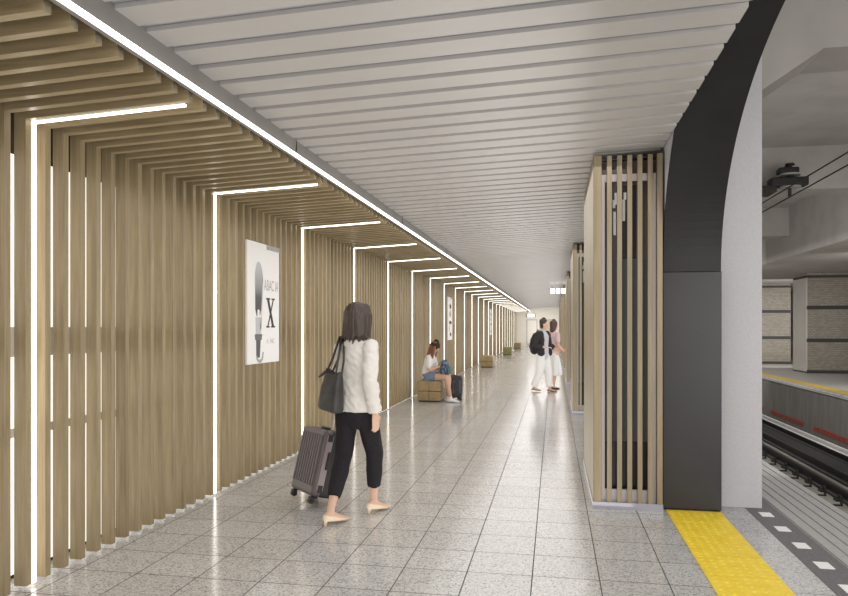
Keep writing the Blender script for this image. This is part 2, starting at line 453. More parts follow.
for i in range(0, 4):
    f, b = PF + i*PER, PB + i*PER
    bm = bmesh.new()
    rbox(bm, ((AX0+AX1)/2, (f+b)/2 - .005, SP/2 + .006), (AX1-AX0+.02, b-f+.06, SP-.014), .008)
    obj('column_panel', bm, M['black2'], wr)
    bm = bmesh.new(); box(bm, AX0-.004, AX1+.004, f-.025, b+.02, 0, .006)
    obj('kick_strip', bm, M['band'], wr)

# concrete piers and beams over the tracks
ZT, ZB = 4.55, 3.83
for i in range(0, 6):
    f = 6.29 + i*PER
    bm = bmesh.new(); box(bm, 1.362, 1.715, f, f+1.3, 0, TOP)
    struct(obj('pillar', bm, M['concrete']))
    bm = bmesh.new()
    prism(bm, [(1.70, 3.50), (2.2, ZB), (5.86, ZB), (5.86, TOP), (1.70, TOP)], 'y', f+.01, f+.62)
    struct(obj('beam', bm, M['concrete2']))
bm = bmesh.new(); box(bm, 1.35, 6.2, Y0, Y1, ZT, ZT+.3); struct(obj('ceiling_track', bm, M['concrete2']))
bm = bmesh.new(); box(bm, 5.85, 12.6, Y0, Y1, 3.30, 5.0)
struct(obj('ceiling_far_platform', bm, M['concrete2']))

# ------------------------------------------------------------------ wooden casings round the columns
def casing(label, y0, detail=True):
    t = thing('column_casing', label, 'column casing', (0, y0, 0), 0, 'slatted oak casings along the right side')
    X0, X1, L = .325, .878, 1.88
    zt0, zt1 = zc(X0)-.035, zc(X0)-.032
    bm = bmesh.new()
    hexa(bm, [(X0, .0, .06), (X0+.03, .0, .06), (X0+.03, L, .06), (X0, L, .06), (X0, 0, zt0), (X0+.03, 0, zt0), (X0+.03, L, zt0), (X0, L, zt0)])
    obj('side_panel', bm, M['wood_c'], t)
    for xa, xb in ((X0+.004, X0+.066), (X1-.042, X1)):
        bm = bmesh.new(); box(bm, xa, xb, -.012, .05, .06, zc(X0)-.033); obj('corner_post', bm, M['wood_c'], t)
    bm = bmesh.new()
    for i in range(5):
        x = X0 + .111 + i*.0818
        box(bm, x, x+.038, -.006, .03, .06, zc(X0)-.036)
    obj('slats', bm, M['wood_c'], t)
    bm = bmesh.new()
    box(bm, X0+.07, X0+.095, .035, .06, .06, 2.80); box(bm, X1-.07, X1-.045, .035, .06, .06, 2.80)
    box(bm, X0+.07, X1-.045, .035, .06, 2.74, 2.80); box(bm, X0+.07, X1-.045, .035, .06, .06, .16)
    obj('steel_frame', bm, M['metalframe'], t)
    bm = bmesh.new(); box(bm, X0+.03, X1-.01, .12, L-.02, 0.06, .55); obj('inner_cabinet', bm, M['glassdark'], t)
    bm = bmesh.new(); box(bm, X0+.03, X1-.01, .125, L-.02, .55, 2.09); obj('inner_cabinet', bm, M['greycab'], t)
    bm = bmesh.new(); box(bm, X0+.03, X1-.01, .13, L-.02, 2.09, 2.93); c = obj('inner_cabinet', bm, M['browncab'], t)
    if detail:
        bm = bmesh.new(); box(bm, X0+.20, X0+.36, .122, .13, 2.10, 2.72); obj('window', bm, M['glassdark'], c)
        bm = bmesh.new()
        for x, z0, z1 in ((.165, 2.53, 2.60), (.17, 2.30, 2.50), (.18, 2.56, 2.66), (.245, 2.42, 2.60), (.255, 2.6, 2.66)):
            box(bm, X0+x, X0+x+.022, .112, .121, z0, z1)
        obj('painted_reflections', bm, M['paper'], c)  # whitish reflections in the casing, painted as pale strips
    bm = bmesh.new(); box(bm, X0-.008, X1+.004, -.02, L+.01, 0, .06); obj('plinth', bm, M['plinth'], t)
    return t
c0 = casing('nearest slatted oak column casing, tall with open slats over a dark cabinet', 6.03)
for i, lab in ((1, 'second slatted oak column casing, just behind the nearest one'), (2, 'third slatted oak column casing, beside the two standing people'),
               (3, 'fourth slatted oak column casing, narrow sliver past the standing people'), (4, 'fifth slatted oak column casing far down the right side'),
               (5, 'sixth slatted oak column casing far down the right side'), (6, 'seventh and farthest slatted oak column casing on the right side')):
    dup(c0, (0, 6.03 + i*PER + (0 if i else 0), 0), lab)

# ------------------------------------------------------------------ track pit
ZP = -1.08
bm = bmesh.new(); box(bm, 2.35, 6.0, Y0, Y1, ZP-.2, ZP); struct(obj('floor_track_bed', bm, M['pit']))
bm = bmesh.new(); box(bm, 5.995, 6.28, Y0, Y1, ZP-.2, -.02)
fw = struct(obj('wall_far_platform_edge', bm, M['pitwall']))
bm = bmesh.new()
y = 2.0
while y < 56:
    box(bm, 5.98, 5.995, y, y+2.6, -.90, -.80); y += 3.3
obj('red_strip', bm, M['red'], fw)
bm = bmesh.new(); box(bm, 4.85, 5.32, Y0, Y1, ZP, ZP+.06); struct(obj('trim_track_slab', bm, mat('dark_ballast', (.035, .033, .032), .9)))
def rail(label, x, z, w, top, chairs=True):
    t = thing('rail', label, 'rail', (x, 0, 0))
    bm = bmesh.new()
    prof = [(-.065, ZP+.02), (.065, ZP+.02), (.065, ZP+.04), (.012, ZP+.06), (.012, z-.05), (.036, z-.035), (.036, z-.006), (-.036, z-.006), (-.036, z-.035), (-.012, z-.05), (-.012, ZP+.06), (-.065, ZP+.04)]
    prism(bm, prof, 'y', Y0, Y1); obj('rail_body', bm, M['rail'], t)
    bm = bmesh.new(); box(bm, -.030, .030, Y0, Y1, z-.006, z); obj('rail_head', bm, top, t)
    if chairs:
        y = 4.6
        while y < 40:
            bm = bmesh.new()
            box(bm, -.12, .12, y-.06, y+.06, ZP, ZP+.03); box(bm, -.075, -.03, y-.03, y+.03, ZP+.03, z-.09); box(bm, .03, .075, y-.03, y+.03, ZP+.03, z-.09)
            obj('rail_chair', bm, M['rail'], t); y += .62
    return t
rail('dark running rail nearest this platform, with fastening chairs', 4.25, -.90, .07, M['rail'])
rail('dark guard rail in the middle of the track bed', 4.74, -.90, .07, M['rail'], False)
rail('polished bright running rail nearest the far platform wall', 5.45, -.905, .07, M['railtop'], False)
bm = bmesh.new(); prism(bm, [(5.60, ZP), (5.66, ZP), (5.66, -.885), (5.60, -.885)], 'y', Y0, Y1)
tag(obj('guard_rail', bm, M['railtop']), 'thin polished guard bar beside the bright rail near the far wall', 'rail')
# cross plates between platform and rail
for i in range(40):
    y = 4.9 + i*.62
    bm = bmesh.new(); box(bm, 3.70, 4.12, y-.016, y+.016, ZP, ZP+.022); box(bm, 4.09, 4.115, y-.016, y+.016, ZP+.022, ZP+.14)
    tag(obj('sleeper_tie', bm, M['rail']), 'thin dark cross tie between the platform and the nearest rail', 'track tie', 'dark cross ties beside the nearest rail')

# ------------------------------------------------------------------ far platform
bm = bmesh.new(); box(bm, 6.0, 12.6, Y0, Y1, -.3, -.001)
fp = struct(obj('floor_far_platform', bm, M['farfloor']))
bm = bmesh.new(); box(bm, 6.0, 6.22, Y0, Y1, -.02, .002); obj('dark_edge', bm, M['ribbed'], fp)
bm = bmesh.new(); y = 6
while y < 56:
    box(bm, 6.23, 6.30, y, y+.14, 0, .003); y += .41
o = obj('markings', bm, M['white_paint'], fp)
bm = bmesh.new(); box(bm, 6.50, 6.80, Y0, Y1, -.01, .004)
tag(obj('tactile_paving', bm, M['yellow2']), 'thin yellow tactile strip along the far platform across the tracks', 'tactile paving')
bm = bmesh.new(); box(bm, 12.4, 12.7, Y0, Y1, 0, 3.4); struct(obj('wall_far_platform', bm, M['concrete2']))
for i in range(-2, 7):
    y = 25.0 + i*6.0
    bm = bmesh.new(); box(bm, 8.2, 9.55, y, y+1.3, 0, 3.30)
    p = struct(obj('pillar_tiled', bm, M['tile']))
    bm = bmesh.new(); box(bm, 8.185, 8.21, y-.012, y+1.31, .05, 3.14); obj('steel_side', bm, M['steel'], p)
    bm = bmesh.new()
    for z0, z1 in ((0, .10), (1.02, 1.14), (2.10, 2.22), (3.14, 3.22)):
        box(bm, 8.19, 9.57, y-.02, y+1.32, z0, z1)
    obj('dark_band', bm, M['band'], p)

# overhead conductor: two wires and an insulator bracket in front of the second beam
def wire(label, x, z):
    t = bmesh.new(); tube(t, [(x, Y0, z), (x, Y1, z)], .011, 8)
    tag(obj('overhead_wire', t, M['wire']), label, 'wire', None)
wire('upper of the two overhead wires above the track', 3.62, 3.71)
wire('lower of the two overhead wires above the track, touching the insulator foot', 3.745, 3.62)
ix, iy = 3.745, 12.2
t = thing('insulator_bracket', 'black stacked insulator bracket hanging over the track in front of the beam', 'insulator', (ix, iy, 0))
def disc(bm, z0, z1, r, n=20): loft(bm, [((0, 0, z0), r, r), ((0, 0, z1), r, r)], n, cap=False)
bm = bmesh.new(); box(bm, -.025, .025, -.025, .49, 4.10, 4.15); disc(bm, 4.13, 4.16, .07); obj('wall_arm', bm, M['insul'], t)
bm = bmesh.new(); rbox(bm, (-.03, 0, 4.04), (.30, .2, .10), .02); obj('clamp', bm, M['insul'], t)
bm = bmesh.new(); disc(bm, 3.965, 3.99, .16); obj('insulator_disc', bm, M['insul2'], t)
bm = bmesh.new(); disc(bm, 3.92, 3.97, .06); obj('neck', bm, M['insul'], t)
bm = bmesh.new(); rbox(bm, (-.03, 0, 3.855), (.56, .26, .14), .02); obj('crossbar', bm, M['insul'], t)
bm = bmesh.new(); disc(bm, 3.765, 3.785, .17); obj('insulator_disc', bm, M['insul2'], t)
bm = bmesh.new(); box(bm, -.022, .022, -.022, .022, 3.632, 3.79); obj('foot', bm, M['insul'], t)
bm = bmesh.new(); box(bm, -.62, -.22, -.1, .40, 3.70, 3.80); obj('side_arm', bm, M['insul'], t)

# ------------------------------------------------------------------ far end of the corridor
bm = bmesh.new(); box(bm, -3.6, 13, Y1, Y1+.2, -1.3, 5); we = struct(obj('wall_end', bm, M['end']))
def endbox(name, x0, x1, z0, z1, m, d=.06):
    bm = bmesh.new(); box(bm, x0, x1, Y1-d, Y1-.001, z0, z1); return struct(obj(name, bm, m))
d = endbox('door_1', -1.15, -.15, 0, 2.15, M['enddoor'])
bm = bmesh.new(); box(bm, -.25, -.21, Y1-.12, Y1-.06, .9, 1.15); obj('door_handle', bm, M['steel'], d)
d2 = endbox('door_2', -2.2, -1.3, 0, 2.15, M['farfloor'])
bm = bmesh.new(); box(bm, -2.1, -1.4, Y1-.07, Y1-.06, .2, 2.05); obj('pane', bm, mat('door_pane_cream', (.75, .72, .66), .3), d2)
def hang_sign(name, label, x, y, z, w, h, n, drop=True):
    t = thing(name, label, 'sign', (x, y, z))
    bm = bmesh.new(); rbox(bm, (0, .04, 0), (w+.04, .09, h+.04), .008); obj('housing', bm, M['signbox'], t)
    cw = w/n
    for i in range(n):
        bm = bmesh.new(); box(bm, -w/2 + i*cw + cw*.2, -w/2 + (i+1)*cw - cw*.14, -.012, -.004, -h/2, h/2); obj('lit_panel', bm, M['sign'], t)
    for sx in (-1, 1):
        bm = bmesh.new(); tube(bm, [(sx*w*.35, .04, h/2), (sx*w*.35, .04, zc(x)-z+.04)], .01, 6); obj('rod', bm, M['signbox'], t)
hang_sign('hanging_sign', 'lit white sign with three bright panels hanging from the ceiling by the oak casings', .13, 24.6, 2.765, .56, .17, 3)
hang_sign('hanging_sign', 'tiny bright lit sign at the far end where the ceiling light line stops', -1.62, 50, 2.33, .66, .18, 1)

# ------------------------------------------------------------------ benches
def bench(label, y, m):
    t = thing('wooden_bench', label, 'bench', (-2.49, y, 0), 0, 'wooden block benches along the slatted wall')
    for z0, z1 in ((.03, .215), (.225, .425)):
        bm = bmesh.new()
        for (xa, xb) in ((-.24, -.003), (.003, .24)):
            rbox(bm, ((xa+xb)/2, .45, (z0+z1)/2), (xb-xa, .9, z1-z0), .006)
        obj('block', bm, m, t)
    bm = bmesh.new(); box(bm, -.21, .21, .03, .87, 0, .03); obj('base', bm, M['band'], t)
M['wood_g'] = wood('oak_bench_greenish', (.20, .19, .07), (.36, .34, .16), (22, 1.5, 22))
bench('nearest wooden block bench, the one the girl sits on', 13.95, M['wood_y'])
bench('second wooden block bench, empty, past the seated girl', 26.2, M['wood_y'])
bench('third wooden block bench, greenish, far down the slatted wall', 38.0, M['wood_g'])
bench('fourth and farthest wooden block bench near the corridor end', 48.5, M['wood_y'])

# ------------------------------------------------------------------ posters
def letters(txt, size, m, parent, y, z, x, squeeze=1.0):
    cu = bpy.data.curves.new('tmp', 'FONT'); cu.body = txt; cu.size = size; cu.align_x = 'CENTER'; cu.extrude = .0006
    to = bpy.data.objects.new('tmp', cu); COL.objects.link(to)
    dg = bpy.context.evaluated_depsgraph_get(); dg.update()
    me = bpy.data.meshes.new_from_object(to.evaluated_get(dg)); bpy.data.objects.remove(to); bpy.data.curves.remove(cu)
    R = Matrix(((0, 0, 1, x), (squeeze, 0, 0, y), (0, 1, 0, z), (0, 0, 0, 1)))   # text x -> +Y, text y -> +Z, faces +X
    me.transform(R); me.materials.clear(); me.materials.append(m); me.name = 'lettering'
    return link(bpy.data.objects.new('lettering', me), parent)
def flat(name, pts, m, parent, x):
    bm = bmesh.new(); prism(bm, pts, 'x', x, x+.0012); return obj(name, bm, m, parent)
PX = .022
def poster(label, y, kind):
    t = thing('poster', label, 'poster', (XW, y, 0), 0, 'white posters on the slatted wall')
    w = .86 if kind else .815
    bm = bmesh.new(); box(bm, .002, PX, 0, w, 1.145, 2.385); obj('board', bm, M['paper'], t)
    bm = bmesh.new(); box(bm, PX, PX+.006, .48, w, 2.335, 2.385); obj('clip_rail', bm, M['rail_grey'], t)
    x = PX + .0006
    if kind == 0:
        n = 14
        bl = [(.27 - .085*math.cos(PI*.5*i/n)*(1 if i < n else 0), 2.02 + .17*math.sin(PI*.5*i/n)) for i in range(n)]
        br_ = [(.27 + .10*math.cos(PI*.5*i/n), 2.02 + .17*math.sin(PI*.5*i/n)) for i in range(n)]
        flat('printed_blade', [(.225, 1.63), (.30, 1.63), (.335, 1.70)] + br_ + [(.27, 2.19)] + bl[::-1] + [(.19, 1.70)], M['blade'], t, x)
        flat('printed_blade_shade', [(.31, 1.50), (.345, 1.50), (.385, 1.98), (.36, 2.08), (.345, 1.70)], mat('pale_grey_print', (.62, .62, .64), .5), t, x)
        flat('printed_window', [(.24, 1.625), (.29, 1.625), (.29, 1.69), (.275, 1.70), (.255, 1.70), (.24, 1.69)], M['paper'], t, x+.001)
        flat('printed_sleeve', [(.20, 1.44), (.33, 1.44), (.335, 1.62), (.195, 1.62)], mat('light_grey_print', (.56, .56, .59), .5), t, x)
        flat('printed_collar', [(.19, 1.385), (.345, 1.385), (.36, 1.445), (.175, 1.445)], mat('mid_grey_print', (.16, .16, .17), .5), t, x)
        flat('printed_handle', [(.215, 1.205), (.30, 1.205), (.32, 1.385), (.21, 1.385)], mat('dark_grey_print', (.10, .10, .105), .5), t, x)
        hook = [(.30 + .06*math.cos(a), 1.225 + .04*math.sin(a)) for a in [PI + PI*i/10 for i in range(11)]]
        hook2 = [(.30 + .09*math.cos(a), 1.225 + .075*math.sin(a)) for a in [2*PI - PI*i/10 for i in range(11)]]
        flat('printed_hook', hook + [(.37, 1.26), (.40, 1.26)] + hook2, M['inkgrey'], t, x+.0002)
        letters('ABAC IA', .16, M['inkgrey'], t, .60, 1.905, x, .62)
        # serif X
        cy, z0, z1 = .585, 1.53, 1.81
        flat('lettering', [(cy-.10, z1), (cy-.045, z1), (cy+.085, z0), (cy+.03, z0)], M['ink'], t, x)
        flat('lettering', [(cy+.05, z1), (cy+.078, z1), (cy-.062, z0), (cy-.09, z0)], M['ink'], t, x+.0003)
        for ya, yb, za in ((-.125, -.02, z1), (.02, .105, z1), (-.12, -.035, z0-.016), (.005, .11, z0-.016)):
            flat('lettering', [(cy+ya, za), (cy+yb, za), (cy+yb, za+.016), (cy+ya, za+.016)], M['ink'], t, x+.0006)
        pale = mat('pale_ink', (.55, .55, .55), .5)
        letters('A', .075, pale, t, .50, 1.345, x, .9); letters('INC', .075, pale, t, .625, 1.345, x, .9)
    else:
        for (a, b, c, d_, mm) in ((.30, .62, 2.05, 2.2, 'ink'), (.25, .6, 1.80, 2.0, 'inkgrey'), (.2, .7, 1.60, 1.70, 'ink'), (.35, .65, 1.25, 1.36, 'ink'), (.2, .3, 1.36, 1.58, 'inkgrey')):
            q = [(( a+b)/2 + (b-a)/2*math.cos(2*PI*i/14)*(1+.2*math.sin(3*i)), (c+d_)/2 + (d_-c)/2*math.sin(2*PI*i/14)*(1+.2*math.cos(2*i))) for i in range(14)]
            flat('printed_shape', q, M[mm], t, x)
poster('large white poster with a grey blade-like object and a big black X', 6.475, 0)
poster('narrow-looking white poster with dark blotches, second along the wall past the seated girl', 6.42 + 6*BAY, 1)
poster('faint third poster far down the slatted wall', 6.42 + 12*BAY, 1)

# ------------------------------------------------------------------ people
SK = {}
def skin(name, rgb): return noisy(name, tuple(c*.94 for c in rgb), rgb, 12, .5, .35)
SKIN = skin('skin_light', (.62, .40, .29))
SKIN2 = skin('skin_warm', (.60, .37, .26))
EYE = mat('eye_white', (.8, .8, .78), .3); IRIS = mat('eye_dark', (.03, .02, .015), .3); LIP = mat('lips', (.42, .15, .13), .5)

def limb(bm, pts, n=14, xdir=Vector((1, 0, 0)), flat1=False):
    loft(bm, [(Vector(p), r if not isinstance(r, tuple) else r[0], r if not isinstance(r, tuple) else r[1]) for p, r in pts], n, True, xdir, False, flat1)

def sub(pts, k=3):
    """refine a limb path with smooth radii"""
    out = []
    for (p, r), (q, s) in zip(pts[:-1], pts[1:]):
        for i in range(k):
            t = i/k; out.append((Vector(p).lerp(Vector(q), t), r + (s-r)*t))
    out.append((Vector(pts[-1][0]), pts[-1][1])); return out

def head(bm, c, yaw=0, pitch=0, s=1.0):
    R = Matrix.Rotation(yaw, 3, 'Z') @ Matrix.Rotation(pitch, 3, 'X'); c = Vector(c)
    W = lambda x, y, z: c + R @ Vector((x*s, y*s, z*s))
    secs = [(-.104, .048, .022, .022), (-.09, .034, .044, .050), (-.055, .014, .060, .080), (-.01, .002, .070, .094), (.04, -.004, .076, .098), (.075, -.008, .068, .088), (.100, -.01, .046, .06), (.114, -.01, .02, .026)]
    loft(bm, [(W(0, y, z), rx*s, ry*s, R @ Vector((1, 0, 0))) for z, y, rx, ry in secs], 20, True, Vector((1, 0, 0)), False, True)
    loft(bm, [(W(0, .088, .012), .008*s, .008*s), (W(0, .101, -.012), .010*s, .010*s), (W(0, .106, -.028), .014*s, .011*s), (W(0, .09, -.034), .012*s, .008*s)], 8)
    for sx in (-1, 1):
        ell(bm, W(sx*.074, -.01, -.012), (.010*s, .018*s, .030*s), 10, R)
        ell(bm, W(sx*.032, .078, .016), (.022*s, .014*s, .008*s), 10, R)     # brow
    return W, R

def face(W, R, parent, s=1.0):
    for sx in (-1, 1):
        b = bmesh.new(); ell(b, W(sx*.030, .0855, .0), (.013*s, .007*s, .007*s), 12, R); e = obj('eye', b, EYE, parent, True)
        b = bmesh.new(); ell(b, W(sx*.030, .0915, .0), (.006*s, .003*s, .006*s), 10, R); obj('iris', b, IRIS, e, True)
    b = bmesh.new(); ell(b, W(0, .0855, -.062), (.022*s, .008*s, .007*s), 12, R); obj('mouth', b, LIP, parent, True)

def hand(bm, w, d, n, t, s=1.0, curl=.5):
    """w wrist, d finger direction, n palm normal (curl towards), t direction of the thumb side"""
    w, d, n, t = Vector(w), Vector(d).normalized(), Vector(n), Vector(t)
    n = (n - d*n.dot(d)).normalized(); t = (t - d*t.dot(d) - n*t.dot(n)).normalized()
    loft(bm, [(w - d*.02*s, .024*s, .018*s, t), (w + d*.02*s, .030*s, .015*s, t), (w + d*.055*s, .038*s, .014*s, t), (w + d*.085*s, .037*s, .011*s, t)], 12)
    for off, ln in ((.029, .068), (.010, .078), (-.010, .073), (-.029, .056)):
        p = w + d*.082*s + t*off*s; a = 0; pts = [(p - d*.01*s, .0088*s)]
        for kk, fr in enumerate((.45, .32, .23)):
            a += curl*(.55 + .35*kk)
            p = p + (d*math.cos(a) + n*math.sin(a))*ln*fr*s; pts.append((p, (.0084 - .0007*kk)*s))
        limb(bm, pts, 8)
    p = w + d*.022*s + t*.026*s
    limb(bm, [(p, .012*s), (p + (d*.6 + t*.75 + n*.25).normalized()*.035*s, .0105*s), (p + (d*.6 + t*.75 + n*.25).normalized()*.035*s + (d*.9 + t*.25 + n*.4).normalized()*.03*s, .0085*s)], 8)

def folds(amp, sc, seed=0, vert=1.0):
    def f(c): return amp*noise.noise(Vector((c.x*sc + seed, c.y*sc, c.z*sc*vert)))
    return f

def fabric(name, c, d=.85, rough=.8, scale=60): return noisy(name, tuple(x*d for x in c), c, scale, rough, .2)
def hairmat(name, c): return noisy(name, tuple(x*.55 for x in c), tuple(x*1.25 for x in c), 1.0, .42, .5, stretch=(95, 95, 5), bump=.3)

# ---- walking woman -------------------------------------------------
def walking_woman():
    hd = math.radians(-28)
    t = thing('person', 'woman walking away in a white blouse, black cropped trousers and beige heels', 'person', (-1.56, 5.42, 0), hd)
    SX = Vector((1, 0, 0))
    hipz = .90
    LA, RA = Vector((.02, -.30, .125)), Vector((.035, .17, .125))
    LK, RK = Vector((-.075, -.06, .50)), Vector((.08, .13, .50))
    LH, RH = Vector((-.085, -.01, hipz)), Vector((.085, .01, hipz))
    RS, RE, RW = Vector((.165, -.01, 1.365)), Vector((.222, -.075, 1.10)), Vector((.212, -.01, .845))
    LS, LE, LW = Vector((-.165, .01, 1.365)), Vector((-.275, .08, 1.12)), Vector((-.405, .215, .955))
    bm = bmesh.new()
    torso = [((0, 0, .82), .13, .095), ((0, -.01, .90), .160, .112), ((0, 0, .98), .145, .10), ((0, .005, 1.08), .118, .086), ((0, .01, 1.20), .135, .098), ((0, .005, 1.30), .150, .095), ((0, -.005, 1.375), .125, .07), ((0, 0, 1.43), .055, .05)]
    loft(bm, torso, 22)
    limb(bm, [((0, 0, 1.38), .055), ((0, .012, 1.45), .048), ((0, .02, 1.52), .048)])
    W, R = head(bm, (0, .03, 1.59), math.radians(-20), -.03)
    for A, K, Hh, toe in ((LA, LK, LH, Vector((0, .15, -.105))), (RA, RK, RH, Vector((0, .15, -.105)))):
        limb(bm, sub([(Hh, .085), (Hh.lerp(K, .5), .072), (K, .052), (K.lerp(A, .3), .053), (A.lerp(K, .14), .033), (A, .031), (A - Vector((0, 0, .03)), .032)]))
        loft(bm, [(A + Vector((0, -.035, -.045)), .028, .028), (A + Vector((0, .03, -.055)), .032, .028), (A + Vector((0, .10, -.085)), .038, .020), (A + Vector((0, .155, -.098)), .028, .014)], 12, True, SX)
    for S, E, Wr in ((RS, RE, RW), (LS, LE, LW)):
        limb(bm, sub([(S, .048), (S.lerp(E, .5), .042), (E, .035), (E.lerp(Wr, .35), .035), (Wr, .024)]))
    hand(bm, RW, (.02, .12, -1), (-1, .1, 0), (0, 1, 0), 1.0, .28)
    hand(bm, LW, (-.35, .35, -.6), (-.2, .75, .3), (.6, .5, .1), .95, 1.1)
    body = remeshed('body', bm, SKIN, t, .0055, 3)
    face(W, R, t)
    # trousers
    bm = bmesh.new()
    loft(bm, [((0, 0, .80), .135, .105), ((0, -.01, .88), .172, .126), ((0, -.005, .95), .160, .116), ((0, 0, 1.0), .140, .10)], 22)
    for A, K, Hh in ((LA, LK, LH), (RA, RK, RH)):
        hem = A + (K-A).normalized()*.10
        limb(bm, sub([(Hh + Vector((0, -.012, -.01)), .097), (Hh.lerp(K, .5), .085), (K, .072), (K.lerp(hem, .5), .068), (hem, .056)]), 16, SX, True)
    tr = remeshed('trousers', bm, fabric('trousers_black', (.020, .018, .022), .75, .85), t, .008, 3, folds(.007, 16, 3, .5))
    # blouse
    bm = bmesh.new()
    loft(bm, [((0, -.005, .855), .182, .134), ((0, -.005, .93), .192, .144), ((0, 0, 1.02), .180, .136), ((0, .005, 1.12), .168, .126), ((0, .01, 1.22), .168, .124), ((0, .0, 1.31), .172, .114), ((0, -.008, 1.375), .142, .087), ((0, -.004, 1.425), .075, .062)], 26, flat0=True)
    for S, E, Wr, k in ((RS, RE, RW, 1), (LS, LE, LW, 1)):
        limb(bm, sub([(S + Vector((0, 0, -.005)), .064), (S.lerp(E, .5), .061), (E, .058), (E.lerp(Wr, .5), .058), (E.lerp(Wr, .97), .054)]), 16, SX, True)
    def f(c):
        a = .012*noise.noise(Vector((c.x*9, c.y*9, c.z*11))) + .009*noise.noise(Vector((c.x*22 + c.z*14, c.y*20, c.z*24)))
        if c.z < 1.1 and abs(c.x) < .17: a += .006*math.sin(c.z*62 + abs(c.x)*-25 + c.x*12)*max(0, min(1, (1.1-c.z)/.15))
        return a
    remeshed('blouse', bm, fabric('blouse_white', (.66, .635, .60), .95, .8), t, .007, 2, f)
    # hair: bob to the nape
    bm = bmesh.new()
    Z = lambda x, y, z: W(x, y, z)
    rx = R @ SX
    loft(bm, [(W(0, -.030, -.185), .100, .066, rx), (W(0, -.034, -.15), .116, .086, rx), (W(0, -.030, -.08), .116, .096, rx), (W(0, -.022, -.02), .110, .104, rx), (W(0, -.016, .04), .100, .110, rx), (W(0, -.014, .085), .082, .094, rx), (W(0, -.014, .114), .060, .070, rx), (W(0, -.014, .130), .028, .034, rx)], 26, True, SX, False, True)
    loft(bm, [(W(.084, .03, -.14), .020, .040, rx), (W(.086, .035, -.06), .020, .045, rx), (W(.078, .03, .03), .022, .05, rx), (W(.05, .03, .10), .02, .04, rx)], 12)
    loft(bm, [(W(-.088, .03, -.16), .022, .045, rx), (W(-.088, .035, -.06), .020, .045, rx), (W(-.078, .03, .03), .022, .05, rx), (W(-.05, .03, .10), .02, .04, rx)], 12)
    hc = W(0, -.02, 0)
    def hf(c):
        a = math.atan2(c.y-hc.y, c.x-hc.x); d = max(0, (hc.z + .03 - c.z))
        return (.0075*noise.noise(Vector((a*7, c.z*3, 0))) + .006*noise.noise(Vector((a*20, c.z*4, 4))))*(.4 + 7*min(d, .2)) + (.022*noise.noise(Vector((c.x*38, c.y*38, 9))) if d > .17 else 0)
    remeshed('hair', bm, hairmat('hair_dark_brown', (.055, .036, .028)), t, .006, 2, hf)
    # shoes
    shoe = mat('beige_leather', (.74, .60, .44), .4, .5)
    for A in (LA, RA):
        bm = bmesh.new()
        loft(bm, [(A + Vector((0, -.045, -.058)), .031, .030), (A + Vector((0, .0, -.068)), .036, .026), (A + Vector((0, .06, -.086)), .041, .022), (A + Vector((0, .12, -.102)), .041, .017), (A + Vector((0, .185, -.110)), .022, .011)], 14, True, SX)
        s = remeshed('shoe', bm, shoe, t, .005, 2)
        bm = bmesh.new(); limb(bm, [(A + Vector((0, -.05, -.075)), .016), (A + Vector((0, -.056, -.115)), .009)], 10); obj('heel', bm, shoe, s, True)
    # necklace-free; watch-free
    return t
walking_woman()

# ---- tote bag on her shoulder
def tote():
    hd = math.radians(-28)
    t = thing('tote_bag', 'dark grey leather tote hanging from the walking woman\'s left shoulder', 'bag', (-1.56, 5.42, 0), hd)
    bm = bmesh.new()
    cx, cy = -.025, -.222
    yaw = math.radians(-6)
    R = Matrix.Rotation(math.radians(8), 3, 'Y') @ Matrix.Rotation(yaw, 3, 'Z')
    P = lambda u, v, z: Vector((cx, cy, 1.16)) + R @ Vector((u, v, z-1.16))
    rows = [(.865, .108, .055), (.885, .116, .064), (.95, .113, .062), (1.05, .100, .052), (1.13, .088, .040), (1.175, .084, .030)]
    prev = None
    n = 28
    def se(a, p): return math.copysign(abs(a)**p, a)
    for z, rx, ry in rows:
        ring = [bm.verts.new(P(rx*se(math.cos(2*PI*k/n), .55), ry*se(math.sin(2*PI*k/n), .55), z + (.012*math.cos(4*PI*k/n) if z > 1.17 else 0))) for k in range(n)]
        if prev:
            for k in range(n): bm.faces.new((prev[k], prev[(k+1) % n], ring[(k+1) % n], ring[k]))
        else: bm.faces.new(ring[::-1])
        prev = ring
    cen = bm.verts.new(P(0, 0, 1.14))
    for k in range(n): bm.faces.new((prev[k], prev[(k+1) % n], cen))
    bmesh.ops.subdivide_edges(bm, edges=bm.edges[:], cuts=1, smooth=.4, use_grid_fill=True)
    for v in bm.verts: v.co += Vector((0, -1, 0))*.007*noise.noise(v.co*14)
    M['leather'] = noisy('dark_leather', (.018, .017, .016), (.038, .036, .034), 18, .42, .5, bump=.15)
    obj('bag_body', bm, M['leather'], t, True)
    for dv in (-.028, .03):
        bm = bmesh.new()
        pts = [P(-.055, dv, 1.165), P(-.035, dv+.03, 1.27), Vector((-.150, -.03 + dv*.3, 1.435)), Vector((-.120, -.03 + dv*.3, 1.442)), P(.055, dv + .01, 1.27), P(.06, dv, 1.165)]
        loft(bm, [(p, .011, .0045) for p in pts], 8, True, (0, 1, 0)); obj('strap', bm, M['leather'], t, True)
    bm = bmesh.new(); loft(bm, [(P(-.07, -.03, 1.16), .014, .004), (P(-.11, -.035, 1.125), .012, .004), (P(-.14, -.035, 1.105), .008, .003)], 8); obj('tassel', bm, M['leather'], t, True)
tote()

